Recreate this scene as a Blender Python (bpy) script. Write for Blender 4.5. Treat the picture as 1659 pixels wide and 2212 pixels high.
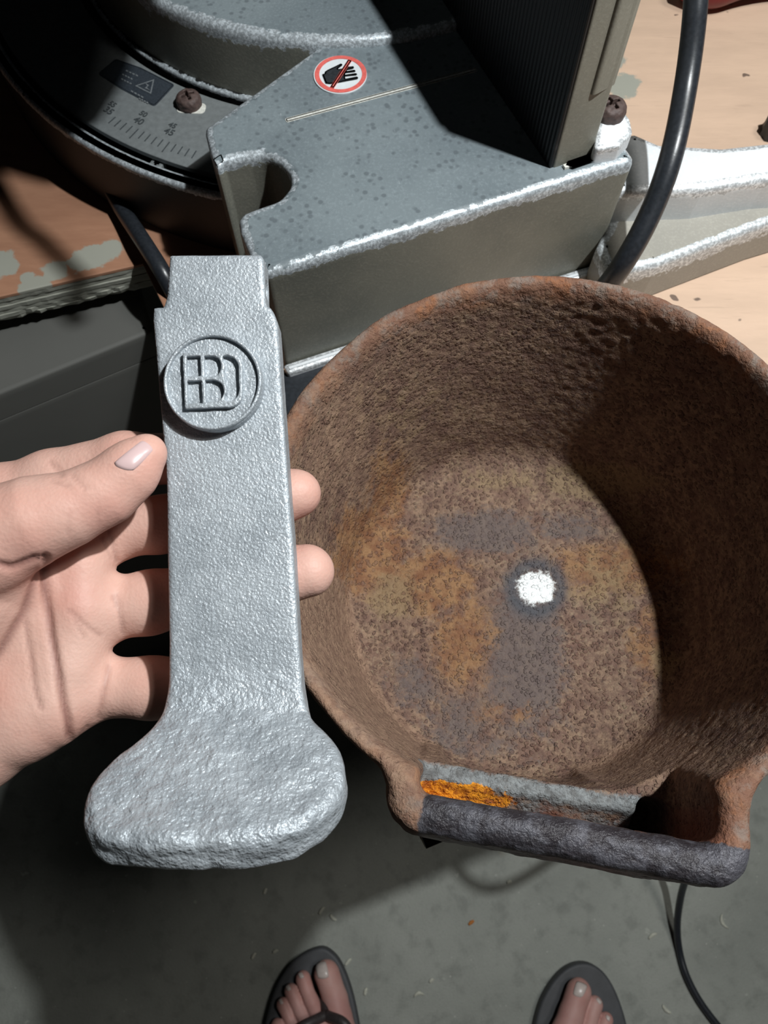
import bpy, bmesh, math, random
import numpy as np
from mathutils import Vector, Matrix
from mathutils.geometry import delaunay_2d_cdt

for o in list(bpy.data.objects):
    bpy.data.objects.remove(o, do_unlink=True)
SC = bpy.context.scene
COL = SC.collection
random.seed(7)

# ---------------------------------------------------------------- camera
CZ = 1.08                                   # camera height above the floor
TILT = math.radians(22)                     # camera looks 68 degrees down
FPX, CXP, CYP = 1660.0, 829.5, 1106.0
cam_d = bpy.data.cameras.new('camera')
cam_d.sensor_fit = 'HORIZONTAL'; cam_d.sensor_width = 36.0; cam_d.lens = FPX/1659*36
cam_d.clip_start = 0.01
cam_d.dof.use_dof = True; cam_d.dof.focus_distance = 0.275; cam_d.dof.aperture_fstop = 36
cam = bpy.data.objects.new('camera', cam_d); COL.objects.link(cam)
cam.location = (0, 0, CZ); cam.rotation_euler = (TILT, 0, 0)
SC.camera = cam

# ---------------------------------------------------------------- light
w = bpy.data.worlds.new('world'); SC.world = w; w.use_nodes = True
w.node_tree.nodes['Background'].inputs[0].default_value = (0.75, 0.9, 1.0, 1)
w.node_tree.nodes['Background'].inputs[1].default_value = 0.003
LAMP = Vector((0.345, 0.19, CZ+0.42))
ld = bpy.data.lights.new('work_lamp', 'AREA'); ld.shape = 'DISK'; ld.size = 0.024; ld.energy = 5.9
ld.color = (0.95, 0.99, 1.0)
lo_ = bpy.data.objects.new('work_lamp', ld); COL.objects.link(lo_); lo_.location = LAMP
lo_.rotation_euler = (Vector((0.03, 0.12, CZ-0.45))-LAMP).to_track_quat('-Z', 'Y').to_euler()
cd_ = bpy.data.lights.new('ceiling_lamp', 'AREA'); cd_.shape = 'RECTANGLE'; cd_.size = 0.35; cd_.size_y = 0.3; cd_.energy = 6.5; cd_.color = (1.0, .98, .93)
cl_ = bpy.data.objects.new('ceiling_lamp', cd_); COL.objects.link(cl_); cl_.location = (0.9, 0.2, CZ+1.25)
SC.view_settings.view_transform = 'Standard'; SC.view_settings.look = 'None'
SC.view_settings.gamma = 1; SC.view_settings.use_curve_mapping = False
SC.view_settings.exposure = 0.45

# ---------------------------------------------------------------- geometry helpers
CAMP = np.array([0, 0, CZ])
RGT = np.array([1., 0, 0]); UP = np.array([0, math.cos(TILT), math.sin(TILT)]); FWD = np.array([0, math.sin(TILT), -math.cos(TILT)])
def H(px, py, z):
    """point in the room at depth z along the ray through a picture position"""
    px, py, z = np.broadcast_arrays(np.asarray(px, float), np.asarray(py, float), np.asarray(z, float))
    return CAMP + z[..., None]*(((px-CXP)/FPX)[..., None]*RGT + ((CYP-py)/FPX)[..., None]*UP + FWD)
def G(px, py, h):
    """point at height CZ-h on the ray through a picture position"""
    d = H(px, py, 1.0)-CAMP
    return CAMP + d*(-h/d[..., 2])[..., None] if d.ndim > 1 else CAMP + d*(-h/d[2])
def PX(P):
    v = np.asarray(P)-CAMP; z = v@FWD
    return CXP+FPX*(v@RGT)/z, CYP-FPX*(v@UP)/z

def tag(o, label=None, cat=None, group=None, kind=None):
    if label: o['label'] = label
    if cat: o['category'] = cat
    if group: o['group'] = group
    if kind: o['kind'] = kind
    return o
def empty(name, loc, label=None, cat=None, group=None):
    o = bpy.data.objects.new(name, None); COL.objects.link(o); o.location = loc; o.empty_display_size = .02
    return tag(o, label, cat, group)
def mesh(name, V, Fs, mat, parent=None, attrs=None, smooth=True, origin=None):
    """one mesh object from world-space vertices"""
    V = np.asarray(V, float)
    if origin is None:
        origin = np.array(parent.location) if parent is not None else np.array([*(V[:, :2].min(0)+V[:, :2].max(0))/2, V[:, 2].min()])
    me = bpy.data.meshes.new(name)
    me.from_pydata((V-origin).tolist(), [], Fs if isinstance(Fs, list) else Fs.tolist())
    if smooth: me.polygons.foreach_set('use_smooth', [True]*len(me.polygons))
    for k, a in (attrs or {}).items():
        at = me.attributes.new(k, 'FLOAT', 'POINT'); at.data.foreach_set('value', np.asarray(a, np.float32))
    me.materials.append(mat); me.update()
    o = bpy.data.objects.new(name, me); COL.objects.link(o)
    if parent is not None:
        o.parent = parent; o.location = Vector(origin)-wloc(parent)
    else: o.location = origin
    return o
def wloc(o):
    v = Vector(o.location)
    while o.parent: o = o.parent; v += Vector(o.location)
    return v
def from_bm(name, bm, mat, parent=None, smooth=False, angle=None):
    bm.normal_update()
    bmesh.ops.recalc_face_normals(bm, faces=bm.faces)
    V = np.array([v.co[:] for v in bm.verts]); bm.verts.index_update()
    Fs = [[v.index for v in f.verts] for f in bm.faces]
    org = np.array(wloc(parent)) if parent is not None else None
    o = mesh(name, V, Fs, mat, parent, smooth=smooth, origin=org); bm.free(); 
    if angle: 
        o.data.set_sharp_from_angle(angle=math.radians(angle)); 
    return o

# ---- noise
def _hash(i, j, k, seed):
    n = (i.astype(np.int64)*374761393 + j.astype(np.int64)*668265263 + k.astype(np.int64)*2147483647 + seed*974711) & 0xffffffff
    n = ((n ^ (n >> 13))*1274126177) & 0xffffffff
    n = (n ^ (n >> 16)) & 0xffffff
    return n/float(0xffffff)*2-1
def vnoise(P, freq, seed=0):
    Q = P*freq; I = np.floor(Q); f = Q-I; f = f*f*f*(f*(f*6-15)+10); I = I.astype(np.int64)
    r = 0
    for a in (0, 1):
        for b in (0, 1):
            for c in (0, 1):
                r = r + _hash(I[:, 0]+a, I[:, 1]+b, I[:, 2]+c, seed)*np.where(a, f[:, 0], 1-f[:, 0])*np.where(b, f[:, 1], 1-f[:, 1])*np.where(c, f[:, 2], 1-f[:, 2])
    return r
# ---- signed distances
def smin(a, b, k):
    h = np.clip(.5+.5*(b-a)/k, 0, 1); return b*(1-h)+a*h-k*h*(1-h)
def smax(a, b, k): return -smin(-a, -b, k)
def rcone(P, a, b, ra, rb):
    a = np.asarray(a); b = np.asarray(b); ba = b-a; t = np.clip(((P-a)@ba)/(ba@ba), 0, 1)
    return np.linalg.norm(P-a-t[:, None]*ba, axis=1)-(ra+(rb-ra)*t)
def chain(P, pts, k):
    d = None
    for (a, ra), (b, rb) in zip(pts[:-1], pts[1:]):
        c = rcone(P, a, b, ra, rb); d = c if d is None else smin(d, c, k)
    return d
def poly2d(p, poly):
    poly = np.asarray(poly); n = len(poly); d = np.full(len(p), 1e9); s = np.ones(len(p))
    for i in range(n):
        a = poly[i]; b = poly[(i+1) % n]; e = b-a; v = p-a
        t = np.clip((v@e)/(e@e), 0, 1); q = v-t[:, None]*e
        d = np.minimum(d, (q*q).sum(1))
        c1 = p[:, 1] >= a[1]; c2 = p[:, 1] < b[1]; c3 = e[0]*v[:, 1] > e[1]*v[:, 0]
        flip = (c1 & c2 & c3) | (~c1 & ~c2 & ~c3); s = np.where(flip, -s, s)
    return s*np.sqrt(d)
def extr(d2, w0, w1, w, r):
    q1 = d2+r; q2 = np.abs(w-(w0+w1)/2)-(w1-w0)/2+r
    return np.minimum(np.maximum(q1, q2), 0)+np.sqrt(np.maximum(q1, 0)**2+np.maximum(q2, 0)**2)-r
def box2(p, x0, x1, y0, y1, r=0.0):
    qx = np.abs(p[:, 0]-(x0+x1)/2)-(x1-x0)/2+r; qy = np.abs(p[:, 1]-(y0+y1)/2)-(y1-y0)/2+r
    return np.minimum(np.maximum(qx, qy), 0)+np.sqrt(np.maximum(qx, 0)**2+np.maximum(qy, 0)**2)-r
def snets(f, lo, hi, h, newton=3):
    """surface-net mesh of a signed distance, vertices pulled onto the surface"""
    lo = np.array(lo, float); hi = np.array(hi, float); n = np.ceil((hi-lo)/h).astype(int)+1
    ax = [lo[i]+h*np.arange(n[i]) for i in range(3)]
    V = np.empty(n)
    for i in range(n[0]):
        Y, Z = np.meshgrid(ax[1], ax[2], indexing='ij'); Pn = np.stack([np.full(Y.size, ax[0][i]), Y.ravel(), Z.ravel()], 1)
        V[i] = f(Pn).reshape(n[1], n[2])
    S = V < 0
    c = [S[a:n[0]-1+a, b:n[1]-1+b, d:n[2]-1+d] for a in (0, 1) for b in (0, 1) for d in (0, 1)]
    cnt = sum(x.astype(np.int8) for x in c); act = (cnt > 0) & (cnt < 8)
    idx = np.full(act.shape, -1, np.int64); idx[act] = np.arange(act.sum())
    I = np.argwhere(act); acc = np.zeros((len(I), 3)); m = np.zeros(len(I))
    co = [(a, b, d) for a in (0, 1) for b in (0, 1) for d in (0, 1)]
    for p in range(8):
        for q in range(p+1, 8):
            if sum(abs(x-y) for x, y in zip(co[p], co[q])) != 1: continue
            A = I+np.array(co[p]); B = I+np.array(co[q])
            va = V[A[:, 0], A[:, 1], A[:, 2]]; vb = V[B[:, 0], B[:, 1], B[:, 2]]
            x = (va < 0) != (vb < 0); t = np.where(x, va/np.where(x, va-vb, 1), 0)
            acc += np.where(x[:, None], A+(B-A)*t[:, None], 0); m += x
    P = lo+h*acc/m[:, None]
    Fs = []
    for a in range(3):
        b, d = (a+1) % 3, (a+2) % 3
        sl0 = [slice(None)]*3; sl1 = [slice(None)]*3
        sl0[a] = slice(0, n[a]-1); sl1[a] = slice(1, n[a])
        s0 = S[tuple(sl0)]; s1 = S[tuple(sl1)]; E = np.argwhere(s0 != s1)
        E = E[(E[:, b] > 0) & (E[:, d] > 0) & (E[:, b] < n[b]-1) & (E[:, d] < n[d]-1)]
        def g(db, dd):
            J = E.copy(); J[:, b] += db; J[:, d] += dd; return idx[J[:, 0], J[:, 1], J[:, 2]]
        q = np.stack([g(-1, -1), g(0, -1), g(0, 0), g(-1, 0)], 1)
        ins = s0[E[:, 0], E[:, 1], E[:, 2]]; q[~ins] = q[~ins][:, ::-1]
        Fs.append(q)
    Fs = np.concatenate(Fs)
    for _ in range(newton):
        d = f(P); g = grad(f, P, h*.4); gg = (g*g).sum(1)
        P = P-np.clip(d/np.maximum(gg, .05), -h, h)[:, None]*g
    return P, Fs
def grad(f, P, e=2e-4):
    return np.stack([f(P+np.eye(3)[i]*e)-f(P-np.eye(3)[i]*e) for i in range(3)], 1)/(2*e)
def nrm(v): return v/np.maximum(np.linalg.norm(v, axis=-1, keepdims=True), 1e-12)
def trace(f, px, py, z0=.05, zmax=1.4):
    """where the ray through a picture position meets a signed distance"""
    d = nrm(H(px, py, 1.0)-CAMP); t = np.full(len(d), z0)
    bt = t.copy(); bd = np.full(len(d), 9.)
    for _ in range(110):
        v = f(CAMP+d*t[:, None]); k = np.abs(v) < bd; bd = np.where(k, np.abs(v), bd); bt = np.where(k, t, bt); t = t+np.clip(v, -.01, .05)*.8
    P = CAMP+d*bt[:, None]
    for _ in range(3): P = P-f(P)[:, None]*nrm(grad(f, P))
    return P

# ---- polygons and slabs
def area2(p): x, y = p[:, 0], p[:, 1]; return (x*np.roll(y, -1)-np.roll(x, -1)*y).sum()
def ccw(p): p = np.asarray(p, float)[:, :2]; return p if area2(p) > 0 else p[::-1].copy()
def roundp(p, r, n=5):
    p = np.asarray(p, float); out = []; N = len(p)
    rr = r if hasattr(r, '__len__') else [r]*N
    for i in range(N):
        a, b, c = p[i-1], p[i], p[(i+1) % N]; u = a-b; v = c-b; lu, lv = np.linalg.norm(u), np.linalg.norm(v); u /= lu; v /= lv
        th = math.acos(max(-1, min(1, u@v)))
        if rr[i] <= 0 or th > 3.05: out.append(b); continue
        t = min(rr[i]/math.tan(th/2), lu*.45, lv*.45)
        A, B = b+u*t, b+v*t
        for k in range(n+1):
            s = k/n; out.append((1-s)**2*A+2*s*(1-s)*b+s*s*B)
    return np.array(out)
def resamp(p, step):
    out = []
    for i in range(len(p)):
        a, b = p[i], p[(i+1) % len(p)]; m = max(1, int(np.linalg.norm(b-a)/step))
        for k in range(m): out.append(a+(b-a)*k/m)
    return np.array(out)
def inset(p, d):
    e = np.roll(p, -1, 0)-p; e = nrm(e); nn = np.stack([-e[:, 1], e[:, 0]], 1)     # inward for ccw
    b = nrm(nn+np.roll(nn, 1, 0)); c = np.maximum((b*nn).sum(1), .4)
    return p+b*(d/c)[:, None] if np.ndim(d) else p+b*(d/c)[:, None]
def slab(name, poly, zb, zt, mat, parent=None, bev=.002, worn=True, draft=0.0, bottom=True, depth=.008, inner=.004, wall=None):
    p = ccw(poly)
    R_ = [(zt, bev+inner, 0), (zt, bev+.0008, .55), (zt-bev*.12, bev*.55, .9), (zt-bev*.45, bev*.15, 1), (zt-bev, 0, 1),
          (zt-bev-depth*.5, -draft*.1, .45), (zt-bev-depth, -draft*.2, 0), (zb, -draft, 0)]
    n = len(p); V = []; A = []; Fs = []
    for z, d, a in R_:
        q = inset(p, d); V += [(x, y, z) for x, y in q]; A += [a*(1 if worn else 0)]*n
    for k in range(len(R_)-1):
        for i in range(n):
            j = (i+1) % n; Fs.append([k*n+i, (k+1)*n+i, (k+1)*n+j, k*n+j])
    for k, up in ((0, True), (len(R_)-1, False)):
        if not up and not bottom: continue
        z = R_[k][0]; r_ = delaunay_2d_cdt([Vector(v[:2]) for v in V[k*n:k*n+n]], [(i, (i+1) % n) for i in range(n)], [], 1, 1e-7)
        m = len(V); V += [(v.x, v.y, z) for v in r_[0]]; A += [0]*len(r_[0])
        for f in r_[2]:
            a_, b_, c_ = [r_[0][x] for x in f[:3]]; cw = (b_-a_).cross(c_-a_) > 0
            Fs.append([m+x for x in (f if cw == up else f[::-1])])
    org = np.array(wloc(parent)) if parent is not None else None
    o = mesh(name, np.array(V), Fs, mat, parent, attrs={'wear': A}, origin=org)
    o.data.set_sharp_from_angle(angle=math.radians(38))
    zz_ = zt-org[2] if org is not None else zt-o.location.z
    for f in o.data.polygons:
        if abs(f.normal.z) > .999: f.use_smooth = False
    if wall is not None:
        o.data.materials.append(wall)
        for f in o.data.polygons:
            if f.center.z+org[2] < zt-bev*.5 and abs(f.normal.z) < .6: f.material_index = 1
    return o
def tube_pts(pts, n=8):
    """Catmull-Rom through the points"""
    P = [np.asarray(p, float) for p in pts]; P = [2*P[0]-P[1]]+P+[2*P[-1]-P[-2]]; out = []
    for i in range(1, len(P)-2):
        for k in range(n):
            t = k/n; a, b, c, d = P[i-1:i+3]
            out.append(.5*(2*b+(c-a)*t+(2*a-5*b+4*c-d)*t*t+(3*b-a-3*c+d)*t**3))
    out.append(P[-2]); return np.array(out)
def tube(name, pts, r, mat, parent=None, seg=14, n=8, caps=True):
    C_ = tube_pts(pts, n); V = []; Fs = []; T = nrm(np.gradient(C_, axis=0)); u = None
    for i, (c, t) in enumerate(zip(C_, T)):
        u = np.cross(t, [0, 0, 1.]) if u is None else u-t*(u@t)
        if np.linalg.norm(u) < 1e-6: u = np.array([1., 0, 0])
        u = u/np.linalg.norm(u); v = np.cross(t, u); rad = r(i/(len(C_)-1)) if callable(r) else r
        for k in range(seg): a = 2*math.pi*k/seg; V.append(c+rad*(math.cos(a)*u+math.sin(a)*v))
    m = len(C_)
    for i in range(m-1):
        for k in range(seg): Fs.append([i*seg+k, i*seg+(k+1) % seg, (i+1)*seg+(k+1) % seg, (i+1)*seg+k])
    if caps: Fs.append(list(range(seg))[::-1]); Fs.append([(m-1)*seg+k for k in range(seg)])
    return mesh(name, np.array(V), Fs, mat, parent, origin=np.array(wloc(parent)) if parent else None)

# ---------------------------------------------------------------- materials
class NT:
    def __init__(s, name, rough=.5, metal=0.0, spec=.5):
        s.m = bpy.data.materials.new(name); s.m.use_nodes = True; s.t = s.m.node_tree; s.b = s.t.nodes['Principled BSDF']
        s.b.inputs['Roughness'].default_value = rough; s.b.inputs['Metallic'].default_value = metal; s.b.inputs['Specular IOR Level'].default_value = spec
        s.co = s.n('ShaderNodeTexCoord').outputs['Object']
    def n(s, t, **k):
        x = s.t.nodes.new(t)
        for a, v in k.items(): setattr(x, a, v)
        return x
    def put(s, sock, v):
        if isinstance(v, bpy.types.NodeSocket): s.t.links.new(v, sock)
        elif v is not None:
            if hasattr(v, '__len__') and len(v) == 3 and sock.type == 'RGBA': v = (*v, 1)
            sock.default_value = v
    def noise(s, scale, detail=3, rough=.55, co=None, dist=0.0, stretch=None):
        x = s.n('ShaderNodeTexNoise'); co = co or s.co
        if stretch is not None:
            mp = s.n('ShaderNodeMapping'); s.put(mp.inputs['Vector'], co); mp.inputs['Scale'].default_value = stretch[:3]
            if len(stretch) > 3: mp.inputs['Rotation'].default_value = (0, 0, stretch[3])
            co = mp.outputs[0]
        s.put(x.inputs['Vector'], co); x.inputs['Scale'].default_value = scale; x.inputs['Detail'].default_value = detail
        x.inputs['Roughness'].default_value = rough; x.inputs['Distortion'].default_value = dist
        return x.outputs['Fac']
    def voro(s, scale, feature='F1', out='Distance', rand=1.0):
        x = s.n('ShaderNodeTexVoronoi', feature=feature); s.put(x.inputs['Vector'], s.co); x.inputs['Scale'].default_value = scale; x.inputs['Randomness'].default_value = rand
        return x.outputs[out]
    def ramp(s, f, stops):
        x = s.n('ShaderNodeValToRGB'); s.put(x.inputs[0], f); e = x.color_ramp.elements
        while len(e) < len(stops): e.new(.5)
        for q, (p, c) in zip(e, stops): q.position = p; q.color = (*c, 1) if hasattr(c, '__len__') else (c, c, c, 1)
        return x.outputs[0]
    def mix(s, f, a, b, mode='MIX'):
        x = s.n('ShaderNodeMix', data_type='RGBA', blend_type=mode); s.put(x.inputs['Factor'], f); s.put(x.inputs['A'], a); s.put(x.inputs['B'], b)
        return x.outputs['Result']
    def math(s, op, a, b=None, c=None, clamp=False):
        x = s.n('ShaderNodeMath', operation=op, use_clamp=clamp); s.put(x.inputs[0], a); s.put(x.inputs[1], b); s.put(x.inputs[2], c)
        return x.outputs[0]
    def step(s, f, a, b):
        x = s.n('ShaderNodeMapRange', interpolation_type='SMOOTHSTEP'); s.put(x.inputs['Value'], f); x.inputs['From Min'].default_value = a; x.inputs['From Max'].default_value = b
        return x.outputs[0]
    def attr(s, name): return s.n('ShaderNodeAttribute', attribute_name=name).outputs['Fac']
    def spot(s, c, r, amp=.3, freq=150, soft=.12):
        d = s.n('ShaderNodeVectorMath', operation='DISTANCE'); s.put(d.inputs[0], s.co); d.inputs[1].default_value = c
        q = s.math('ADD', s.math('DIVIDE', d.outputs['Value'], r), s.math('MULTIPLY', s.math('SUBTRACT', s.noise(freq, 3), .5), amp*4))
        return s.math('SUBTRACT', 1.0, s.step(q, 1-soft, 1+soft))
    def bump(s, h, strength=.5, dist=.001, prev=None):
        x = s.n('ShaderNodeBump'); s.put(x.inputs['Height'], h); x.inputs['Strength'].default_value = strength; x.inputs['Distance'].default_value = dist
        if prev is not None: s.put(x.inputs['Normal'], prev)
        return x.outputs[0]
    def done(s, col=None, rough=None, metal=None, normal=None):
        s.put(s.b.inputs['Base Color'], col); s.put(s.b.inputs['Roughness'], rough); s.put(s.b.inputs['Metallic'], metal)
        if normal is not None: s.put(s.b.inputs['Normal'], normal)
        return s.m
def plain(name, col, rough=.5, metal=0.0, var=.15, scale=200, bump=.2, bd=.0004, spec=.5):
    s = NT(name, rough, metal, spec); f = s.noise(scale, 4)
    c = s.ramp(f, [(.25, [x*(1-var) for x in col]), (.75, [x*(1+var) for x in col])])
    return s.done(c, normal=s.bump(f, bump, bd))

def mk_alu():
    s = NT('cast_aluminium', .45, .3); fine = s.noise(1250, 2, .5); mid = s.noise(330, 3); big = s.noise(60, 4, .6); pad = s.attr('pad')
    c = s.mix(s.step(big, .36, .64), (.33, .362, .39), (.42, .455, .485))
    c = s.mix(s.math('MULTIPLY', s.step(s.noise(520, 4, .65), .55, .74), .5), c, (.2, .225, .25))
    c = s.mix(s.math('MULTIPLY', s.step(fine, .5, .75), .3), c, (.66, .7, .73))
    n = s.bump(fine, .75, .0005, s.bump(s.math('MULTIPLY', mid, s.math('ADD', s.math('MULTIPLY', pad, .85), .12)), .8, .0016))
    return s.done(c, rough=s.ramp(mid, [(.3, .38), (.7, .55)]), normal=n)
def worn_paint(name, col, dark, var=None, metal_col=(.62, .68, .72), speck=None, rough=.5, th=.62, fine=700):
    """paint that is scuffed to bare metal where the wear attribute is high"""
    s = NT(name, rough, 0); big = s.noise(14, 4); f = s.noise(fine, 4, .6)
    c = s.mix(s.step(big, .35, .65), dark, col)
    c = s.mix(s.math('MULTIPLY', s.step(f, .45, .75), .35), c, [min(1, x*1.5) for x in col])
    if speck:
        v = s.math('MULTIPLY', s.math('SUBTRACT', 1.0, s.step(s.voro(230), .20, .42)), s.step(s.noise(75, 2), .42, .54)); c = s.mix(s.math('MULTIPLY', v, .7), c, speck)
        sc = s.step(s.noise(520, 4, stretch=(1, .25, 1, .7)), .70, .76); c = s.mix(s.math('MULTIPLY', sc, .4), c, (.42, .46, .48))
    e = s.math('ADD', s.attr('wear'), s.math('MULTIPLY', s.math('SUBTRACT', s.noise(210, 5, .65), .5), 1.7))
    e = s.math('ADD', e, s.math('MULTIPLY', s.math('SUBTRACT', s.noise(28, 2), .5), .9))
    m = s.math('MULTIPLY', s.step(e, th-.04, th+.04), s.step(s.attr('wear'), .02, .12))
    mc = s.mix(s.step(s.noise(600, 4, .7), .42, .62), [x*.5 for x in metal_col], metal_col)
    n = s.bump(f, .25, .0004); n = s.bump(s.math('SUBTRACT', s.math('MULTIPLY', m, s.noise(900, 4, .7)), m), .25, .0006, n)
    return s.done(s.mix(m, c, mc), rough=s.math('ADD', s.math('MULTIPLY', m, -.08), rough), metal=s.math('MULTIPLY', m, .25), normal=n)
M_alu = mk_alu()
M_slate = worn_paint('slate_table_paint', (.195, .23, .245), (.15, .18, .195), speck=(.10, .118, .13), rough=.42)
M_olive = worn_paint('grey_green_paint', (.23, .225, .185), (.16, .163, .138), rough=.5)
M_rimp = worn_paint('dark_casting_paint', (.014, .0145, .0145), (.009, .0095, .01), rough=.5)
M_wing = worn_paint('worn_base_paint', (.33, .315, .275), (.27, .26, .23), metal_col=(.8, .84, .86), rough=.5, th=.42)
M_bare = worn_paint('bare_worn_metal', (.74, .77, .79), (.62, .65, .67), metal_col=(.9, .93, .95), rough=.5, th=.5)
M_dark = plain('dark_plastic', (.018, .02, .022), .5, bump=.3)
M_black = plain('matt_black', (.01, .01, .011), .6)
M_rubber = plain('black_cable_rubber', (.02, .023, .028), .33, var=.3, scale=500, bump=.15, bd=.0003)
M_white = plain('sticker_white', (.68, .72, .74), .45, var=.06)
M_red = plain('sticker_red', (.70, .14, .12), .45, var=.2, scale=600)
M_ink = plain('printed_black', (.022, .026, .03), .5, var=.4, scale=900)
M_inkg = plain('worn_printing', (.05, .058, .062), .6, var=.3, scale=900)
M_labelink = plain('label_navy', (.03, .038, .048), .5, var=.3, scale=900)
M_labelgrey = plain('label_grey_print', (.15, .165, .175), .5, var=.3, scale=900)
M_plate = plain('scale_plate_paint', (.16, .175, .178), .5, var=.15, scale=300, bump=.1)
M_screw = plain('rusty_screw_brown', (.075, .048, .042), .65, var=.35, scale=500, bump=.5)
M_groove = plain('groove_chalk', (.62, .62, .57), .7, var=.25, scale=700)

def mk_fence():
    s = NT('ribbed_fence_face', .5); wv = s.n('ShaderNodeTexWave', wave_type='BANDS', bands_direction='X'); s.put(wv.inputs['Vector'], s.co); wv.inputs['Scale'].default_value = 260; wv.inputs['Distortion'].default_value = .3
    c = s.mix(s.step(s.noise(90, 4), .6, .75), (.012, .013, .014), (.03, .032, .034))
    return s.done(c, normal=s.bump(wv.outputs['Fac'], .6, .001))
M_fence = mk_fence()
def mk_ply(name, base, spots=()):
    s = NT(name, .55); g = s.noise(22, 6, .7, stretch=(.5, 2.2, 1, -.3)); f = s.noise(330, 4, stretch=(.12, 1.6, 1, -.3))
    c = s.mix(s.step(g, .3, .7), [x*.93 for x in base], [min(1, x*1.06) for x in base])
    c = s.mix(s.math('MULTIPLY', s.step(f, .62, .72), .22), c, [x*.5 for x in base])
    c = s.mix(s.math('MULTIPLY', s.step(s.noise(75, 2), .71, .745), .8), c, (.05, .03, .025))
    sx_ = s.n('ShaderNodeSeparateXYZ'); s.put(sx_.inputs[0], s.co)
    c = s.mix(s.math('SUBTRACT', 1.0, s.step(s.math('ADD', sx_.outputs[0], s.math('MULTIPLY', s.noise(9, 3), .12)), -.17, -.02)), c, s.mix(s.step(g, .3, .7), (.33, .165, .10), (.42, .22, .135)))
    for p, r in spots: c = s.mix(s.spot(p, r), c, (.33, .33, .28))
    return s.done(c, normal=s.bump(f, .2, .0005))
def mk_plyedge(i):
    s = NT('plywood_edge', .8); f = s.noise(220, 4, .7, stretch=(.4, .4, 3)); k = (.9, 1.1)[i % 2]
    return s.done(s.ramp(f, [(.25, (.24*k, .245*k, .205*k)), (.75, (.46*k, .465*k, .40*k))]), normal=s.bump(f, .4, .0006))
def mk_concrete():
    s = NT('concrete_floor', .7); a = s.noise(4, 6, .6); b = s.noise(38, 5, .6); c_ = s.noise(300, 3)
    c = s.mix(s.step(a, .3, .7), (.225, .235, .21), (.33, .34, .305))
    c = s.mix(s.math('MULTIPLY', s.step(b, .48, .70), .45), c, (.15, .158, .14))
    c = s.mix(s.math('MULTIPLY', s.step(s.noise(60, 2), .70, .76), .45), c, (.5, .51, .45))
    c = s.mix(s.math('MULTIPLY', s.step(s.noise(9, 2), .72, .78), .5), c, (.30, .22, .12))
    c = s.mix(s.math('MULTIPLY', s.math('SUBTRACT', 1.0, s.step(s.voro(95), .05, .09)), s.step(s.noise(14, 2), .46, .6)), c, (.5, .5, .45))
    c = s.mix(s.math('MULTIPLY', s.step(s.noise(700, 3), .55, .7), .35), c, (.12, .125, .11))
    return s.done(c, normal=s.bump(s.math('ADD', b, c_), .25, .002))
M_floor = mk_concrete()
def mk_skin(name, base, deep):
    s = NT(name, .55, 0, .35); b = s.b; a = s.noise(35, 4); f = s.noise(650, 3, .6)
    c = s.mix(s.step(a, .3, .7), base, [base[0]*.92, base[1]*.78, base[2]*.76])
    c = s.mix(s.math('MULTIPLY', s.attr('red'), .8, clamp=True), c, deep)
    c = s.mix(s.math('MULTIPLY', s.attr('crease'), .8, clamp=True), c, [x*.45 for x in deep])
    b.inputs['Subsurface Weight'].default_value = .10; b.inputs['Subsurface Radius'].default_value = (.006, .0022, .0014); b.inputs['Subsurface Scale'].default_value = .55
    v = s.voro(900)
    return s.done(c, normal=s.bump(f, .22, .0004, s.bump(v, .16, .0004, s.bump(s.noise(130, 4, .6), .2, .0012))))
M_skin = mk_skin('hand_skin', (.66, .42, .345), (.50, .22, .18))
M_foot = mk_skin('foot_skin', (.56, .34, .30), (.40, .20, .185))
M_nail = plain('nail', (.60, .43, .42), .28, var=.05, scale=120, bump=.05)
M_tnail = plain('toenail', (.58, .50, .46), .3, var=.1, scale=200, bump=.05)
M_sole = plain('grey_foam_sole', (.055, .057, .062), .6, var=.2, scale=60, bump=.2)
M_strap = plain('dark_strap', (.04, .032, .032), .5, var=.3, scale=400, bump=.4)

# ---------------------------------------------------------------- floor
FL = empty('floor', (0, 0, 0)); tag(FL, kind='structure')
COL.objects.unlink(FL); bpy.data.objects.remove(FL)
bm = bmesh.new(); bmesh.ops.create_grid(bm, x_segments=8, y_segments=8, size=2.2)
fo = from_bm('floor', bm, M_floor); fo.location = (0, 0, 0); tag(fo, 'grey stained concrete floor below the bench', kind='structure')

# ---------------------------------------------------------------- workbench (L-shaped, plywood)
BH = .385; ZB = CZ-BH
inner_c = np.array([-.150, .322]); corner = np.array([.0192, -.0109]); du = np.array([math.cos(math.radians(20)), math.sin(math.radians(20))])
dl = np.array([math.cos(math.radians(16.5)), math.sin(math.radians(16.5))])
bench_poly = ccw([corner, corner+du*.82, corner+du*.82+np.array([-.33, .9]), inner_c-dl*.62+np.array([-.25, .75]), inner_c-dl*.62, inner_c])
bench = empty('workbench', (.1, .45, 0), 'plywood workbench with chipped grey painted edge, carrying the saw and the rusty pot', 'workbench')
T_ = .0235; bo = np.array(bench.location)
spots = []
for x, y, r in [(5, 572, .010), (118, 585, .008), (75, 622, .010), (175, 565, .008), (205, 553, .009), (240, 538, .008), (1345, 185, .012), (1322, 130, .010), (60, 600, .005)]:
    spots.append((tuple(G(x, y, BH)-bo), r))
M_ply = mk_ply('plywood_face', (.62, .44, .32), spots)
slab('top_veneer', resamp(bench_poly, .02), ZB-.0022, ZB, M_ply, bench, bev=.0005, worn=False, depth=.001)
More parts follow.
